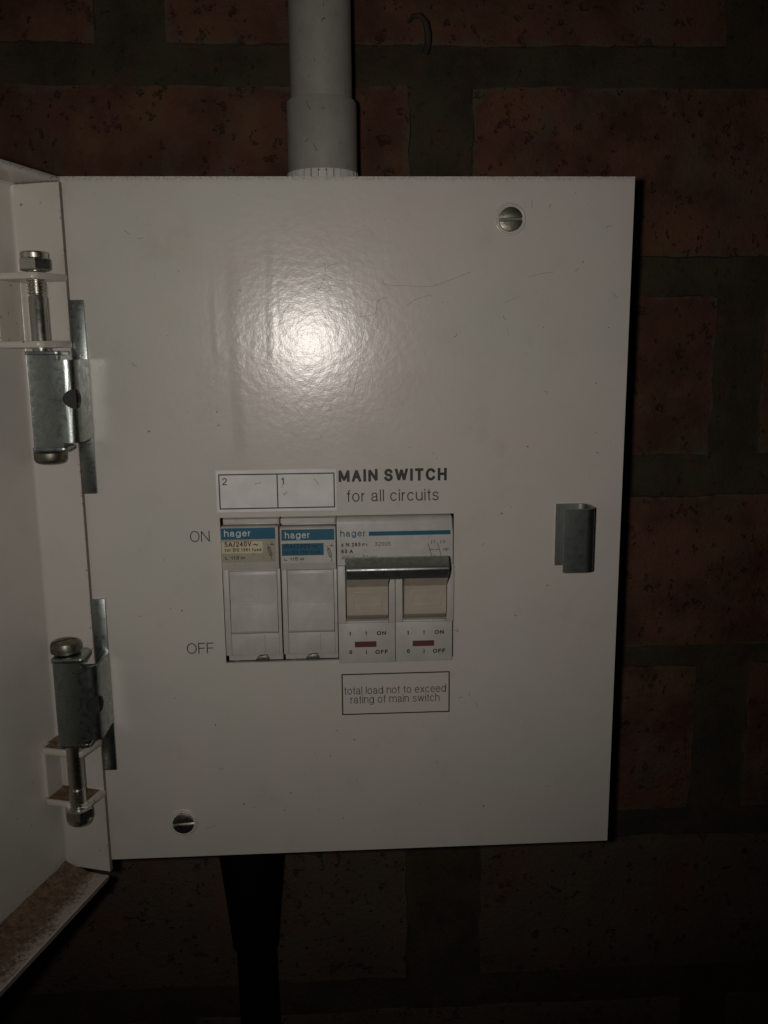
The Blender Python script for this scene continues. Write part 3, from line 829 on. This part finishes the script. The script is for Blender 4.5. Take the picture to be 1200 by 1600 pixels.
# printed head, rounded at the top
head = [(-1.5, 35.0), (-1.5, 47.6), (-1.35, 48.4), (-.9, 49.0), (0.0, 49.5), (.9, 49.6), (20, 49.6), (20, 35.0)]
hb = bm_prism(head, .15, 34.9, YZ)
ed = [e for e in hb.edges if all(v.co.x > 34.8 and v.co.z > 46 for v in e.verts)]
bmesh.ops.bevel(hb, geom=ed, offset=.8, segments=3, profile=.5, affect='EDGES')
join(b, hb)
# middle: stiles round the two windows
for xa, xb in ((.1, 2.45), (15.4, 17.38), (17.5, 19.65), (33.0, 35.25)): bm_box(xa, xb, -2.1, 20, 16.85, 34.85, .22, bm=b)
for xa, xb in ((2.5, 15.35), (19.7, 32.95)):
    bm_box(xa, xb, -2.0, 20, 16.85, 17.5, .12, bm=b)
    bm_box(xa, xb, 5, 20, 17.6, 34.8, 0, bm=b)
# feet with the flags
for xa, xb in ((.1, 17.35), (17.5, 34.9)): bm_box(xa, xb, -1.5, 20, 4.0 + (xa > 5) * .1, 16.7, .22, bm=b)
housing = link('housing', b, P, ms, smooth=30)
HY = -1.54
text('hager', 1.15, 8.7, 43.75, 1.95, HY, M['blue'], housing, weight=0.13)
quad('brand_bar', 9.7, 34.2, 43.85, 45.15, HY, M['blue'], housing, th=.03)
text('x N 263', 1.4, 7.2, 40.7, 1.2, HY, M['ink'], housing, weight=0.19)
text('F1', 7.7, 9.2, 40.7, .85, HY, M['ink'], housing, weight=0.16)
text('32005', 11.4, 16.2, 40.7, 1.25, HY, M['thin'], housing)
text('63 A', 1.4, 4.9, 38.65, 1.2, HY, M['ink'], housing, weight=0.19)
text('400 V', 1.4, 5.3, 36.7, 1.2, HY, M['thin'], housing)
text('~', 5.5, 7.1, 36.6, 1.3, HY, M['thin'], housing, weight=0.12)
text('50 Hz', 7.8, 12.0, 36.7, 1.2, HY, M['thin'], housing)
link('contact_symbol', strokes([[(27.4, 41.2), (28.9, 36.0)], [(30.3, 41.2), (31.8, 36.0)], [(28.0, 39.3), (29.2, 39.3)], [(29.6, 39.3), (30.6, 39.3)], [(28.5, 42.1), (28.5, 41.1)], [(31.3, 42.1), (31.3, 41.1)]], .16, HY), M['ink'], housing)
text('1', 29.0, 29.4, 41.2, .95, HY, M['ink'], housing)
text('3', 31.9, 32.6, 41.2, .95, HY, M['ink'], housing)
text('np', 31.9, 33.5, 38.9, 1.0, HY, M['ink'], housing, italic=.25)
text('2', 28.9, 29.5, 36.9, .8, HY, M['ink'], housing)
for i, (dx, dz) in enumerate(((0, 0), (17.7, -.15))):
    text('1', 3.35 + dx, 3.85 + dx, 12.9 + dz, 1.25, HY, M['ink'], housing, weight=0.19)
    text('0', 3.25 + dx, 4.15 + dx, 6.9 + dz, 1.35, HY, M['ink'], housing, weight=0.19)
    text('ON', 12.0 + dx - .3, 14.9 + dx - .3, 12.85 + dz, 1.25, HY, M['ink'], housing, weight=0.19)
    text('OFF', 11.4 + dx - .2, 15.3 + dx - .2, 6.8 + dz, 1.3, HY, M['ink'], housing, weight=0.19)
    link('arrow', strokes([[(8.5 + dx, 12.7 + dz), (8.5 + dx, 14.2 + dz)], [(8.35 + dx, 13.5 + dz), (8.5 + dx, 14.1 + dz), (8.65 + dx, 13.5 + dz)]], .15, HY), M['ink'], housing)
    link('arrow', strokes([[(8.5 + dx, 8.3 + dz), (8.5 + dx, 6.8 + dz)], [(8.35 + dx, 7.5 + dz), (8.5 + dx, 6.9 + dz), (8.65 + dx, 7.5 + dz)]], .15, HY), M['ink'], housing)
    link('flag_window', bm_box(5.1 + dx - .1, 11.7 + dx - .1, -1.62, -1.45, 9.1 + dz, 10.9 + dz, .05), M['red'], housing)
    xa, xb = (2.75, 15.1) if i == 0 else (19.95, 32.6)
    pr = [(-12.0, 36.6), (-11.6, 34.4), (-5.3, 29.2), (-5.0, 24), (-4.9, 20.3), (-1.2, 17.9), (2.5, 17.8), (2.5, 37)]
    tg = link('toggle', bm_prism(pr, xa, xb, YZ, bev=.12), M['beige'], ms, smooth=20)
    e0, e1 = xa + 1.9, xb - 1.7
    b = bmesh.new()
    for q in (bm_box(e0, e1, -5.27, -5.0, 27.3, 27.6, .08), bm_box(e0, e1, -5.27, -5.0, 23.0, 23.3, .08), bm_box(e0, e0 + .3, -5.27, -5.0, 23.31, 27.29, .08), bm_box(e1 - .3, e1, -5.27, -5.0, 23.31, 27.29, .08)): join(b, q)
    link('raised_frame', b, M['beige'], tg, smooth=30)
    text('ION', e0 + 1.6, e1 - .9, 24.0, 2.4, -5.18, M['beige'], tg, weight=0.12)
# plated bar linking the toggles
pts = [(-8.6, 38.9), (-9.4, 39.25), (-10.3, 39.1), (-12.9, 37.3), (-13.35, 36.95), (-13.6, 36.6), (-13.65, 36.2), (-13.5, 35.8), (-12.3, 33.3)]
out = sheet(pts, .75)
def barpt(u, v, a):
    k = (39.3 - v) / 6
    return Vector((2.35 + a * (30.25 - .5 * k) if a > .5 else 2.35 + .4 * (k > .3), u, v))
link('linking_bar', bm_prism(out, 0, 1, barpt, bev=.12), M['bar'], ms, smooth=45)

# ------------------------------------------------------------------ grime strands on the cover
random.seed(11)
b = bmesh.new()
seeds = [(1.2, 121.5, 7, .55, -1.4), (1.2, 119, 6, .55, -.3), (1.4, 118.2, 6, .45, -2.2), (2.0, 120, 4, .6, .4), (15.5, 116.6, 8, .55, -.25), (17.8, 113.8, 9, .55, -2.3),
         (14.0, 108.6, 5, .5, .1), (8.3, 108, 5, .5, -1.4), (7.4, 100.5, 6, .6, -1.7), (4.4, 92.0, 4, .5, -1.6), (12.8, 97.5, 5, .5, -1.4), (50, 109.5, 5, .4, .3), (49.5, 107.8, 4, .35, -1.4),
         (57, 139.5, 4, .5, -1.5), (62, 137.5, 3, .4, .8), (78.8, 132.2, 3, .5, .8), (-57, 131.5, 3, .6, -.6), (-53.5, 129.5, 3, .5, -.7), (39, 33, 1, .3, 0),
         (36, 103, 4, .4, -1.2), (71, 121, 4, .35, -1.5), (81.5, 113.8, 5, .35, -1.5), (37, -9, 4, .4, .3), (40.5, -8.2, 4, .3, .8), (42.6, -10.6, 4, .5, -.7), (39, -10.6, 2, .3, .2),
         (35.6, 13.2, 5, .4, -.9), (36.6, 12.7, 4, .35, 1.2), (-4, 73, 3, .4, 1), (-57.4, 95.5, 4, .5, -.2), (62, 86, 4, .3, .5), (44, 40, 3, .3, .4), (-60, 20, 3, .4, .6),
         (-38, -30, 3, .4, .4), (30, -30, 3, .35, -.4), (-8, -26, 3, .3, 1), (-43, -50.6, 5, .4, .1), (-41, -49.4, 3, .3, .1), (66, -40, 3, .3, .3)]
lines = [scribble(*s_) for s_ in seeds[12:]]
def smooth(pts, n=5):
    P = [Vector(pts[0])] + [Vector(p) for p in pts] + [Vector(pts[-1])]; o_ = []
    for i in range(1, len(P) - 2):
        for k in range(n):
            t_ = k / n; a, b_, c_, d_ = P[i - 1], P[i], P[i + 1], P[i + 2]
            q = .5 * ((2 * b_) + (c_ - a) * t_ + (2 * a - 5 * b_ + 4 * c_ - d_) * t_ ** 2 + (3 * b_ - a - 3 * c_ + d_) * t_ ** 3)
            o_.append((q.x + random.uniform(-.07, .07), q.y + random.uniform(-.07, .07)))
    return o_ + [tuple(pts[-1])]
fine_lines = [smooth(l) for l in (
    [(20.5, 116.4), (27.8, 116.0), (33.3, 117.6), (39.8, 120.0)], [(28.9, 113.3), (27.5, 113.5), (24.1, 112.5), (21.4, 110.7)],
    [(56.8, 118.5), (59.2, 119.2), (63.8, 119.9)], [(53.9, 113.0), (51.5, 112.1), (49.7, 111.3)],
    [(9.4, 105.8), (8.6, 101.3), (6.9, 90.4), (5.0, 84.9)], [(50.7, 104.6), (50.9, 102.8), (51.1, 102.0)])]
fine_lines += [smooth(l) for l in (
    [(14.3, 118.2), (15.9, 116.6), (20.5, 116.4)], [(15.9, 113.2), (13.1, 112.0), (12.2, 108.5), (7.6, 107.8)],
    [(-2.1, 123.0), (-1.6, 121.2), (-1.8, 119.5), (-2.4, 117.4), (-3.8, 115.3)], [(-1.8, 119.5), (1.4, 118.1), (4.5, 117.7)],
    [(-1.8, 120.9), (-0.3, 122.1), (2.0, 122.5)], [(-4.3, 116.3), (-2.7, 115.1), (-0.5, 115.1), (-0.1, 116.9)], [(-1.2, 83.7), (-0.8, 81.3), (-1.6, 82.0)])]
b = strokes(lines, .10, -.03); b = strokes(fine_lines, .062, -.03, bm=b)
for _ in range(120):
    x = random.uniform(-66, 83); z = random.uniform(-56, 143)
    if -47 < x < 37 and -14 < z < 65: continue
    r = random.uniform(.05, .16) * (1 if random.random() < .9 else 2)
    a0 = random.random() * 6
    b.faces.new([b.verts.new((x + r * math.cos(-a0 - k * 1.25) * random.uniform(.5, 1.3), -.032, z + r * math.sin(-a0 - k * 1.25))) for k in range(5)])
o = link('cobweb_strands', b, M['web'], cover, stuff=True)
# strands on the conduit

random.seed(3)
b = bmesh.new()
def on_pipe(pts, r, yc):
    global b
    P = [(x, yc - math.sqrt(max(0, r * r - (x + 2.1) ** 2)), z) for x, z in pts]
    b = tube(P, .09, bm=b, n=4)
for pts, r, yc in (([(-.6, 204), (-.9, 202), (-1.6, 200.6), (-.7, 200.2), (-.8, 198.2)], 9.65, 35), ([(-3.6, 201.6), (-2.0, 201.7)], 9.65, 35), ([(-1.5, 194.7), (-.6, 195.2), (-.2, 194.7), (-.9, 194.9), (-1.5, 194.1)], 9.65, 35),
                   ([(-4.0, 184), (-3.7, 183.2)], 9.65, 35), ([(5.2, 178.5), (5.4, 176.5), (5.5, 174.6)], 9.65, 35), ([(-6.6, 172.0), (-6.0, 170.5), (-5.2, 169.3)], 11.0, 34.5),
                   ([(-4.7, 159.8), (-4.2, 158.8), (-3.7, 157.6), (-3.3, 157.9)], 11.0, 34.5), ([(-4.2, 158.9), (-3.8, 157.9)], 11.0, 34.5), ([(-7.4, 160.4), (-6.2, 160.9)], 11.0, 34.5), ([(-2.2, 169.8), (-1.0, 169.4)], 11.0, 34.5)):
    pts = [(x + random.uniform(-.1, .1), z) for x, z in pts]; on_pipe(pts, r, yc)
link('cobweb_strands', b, M['web'], bpy.data.objects['conduit_pipe'], stuff=True)
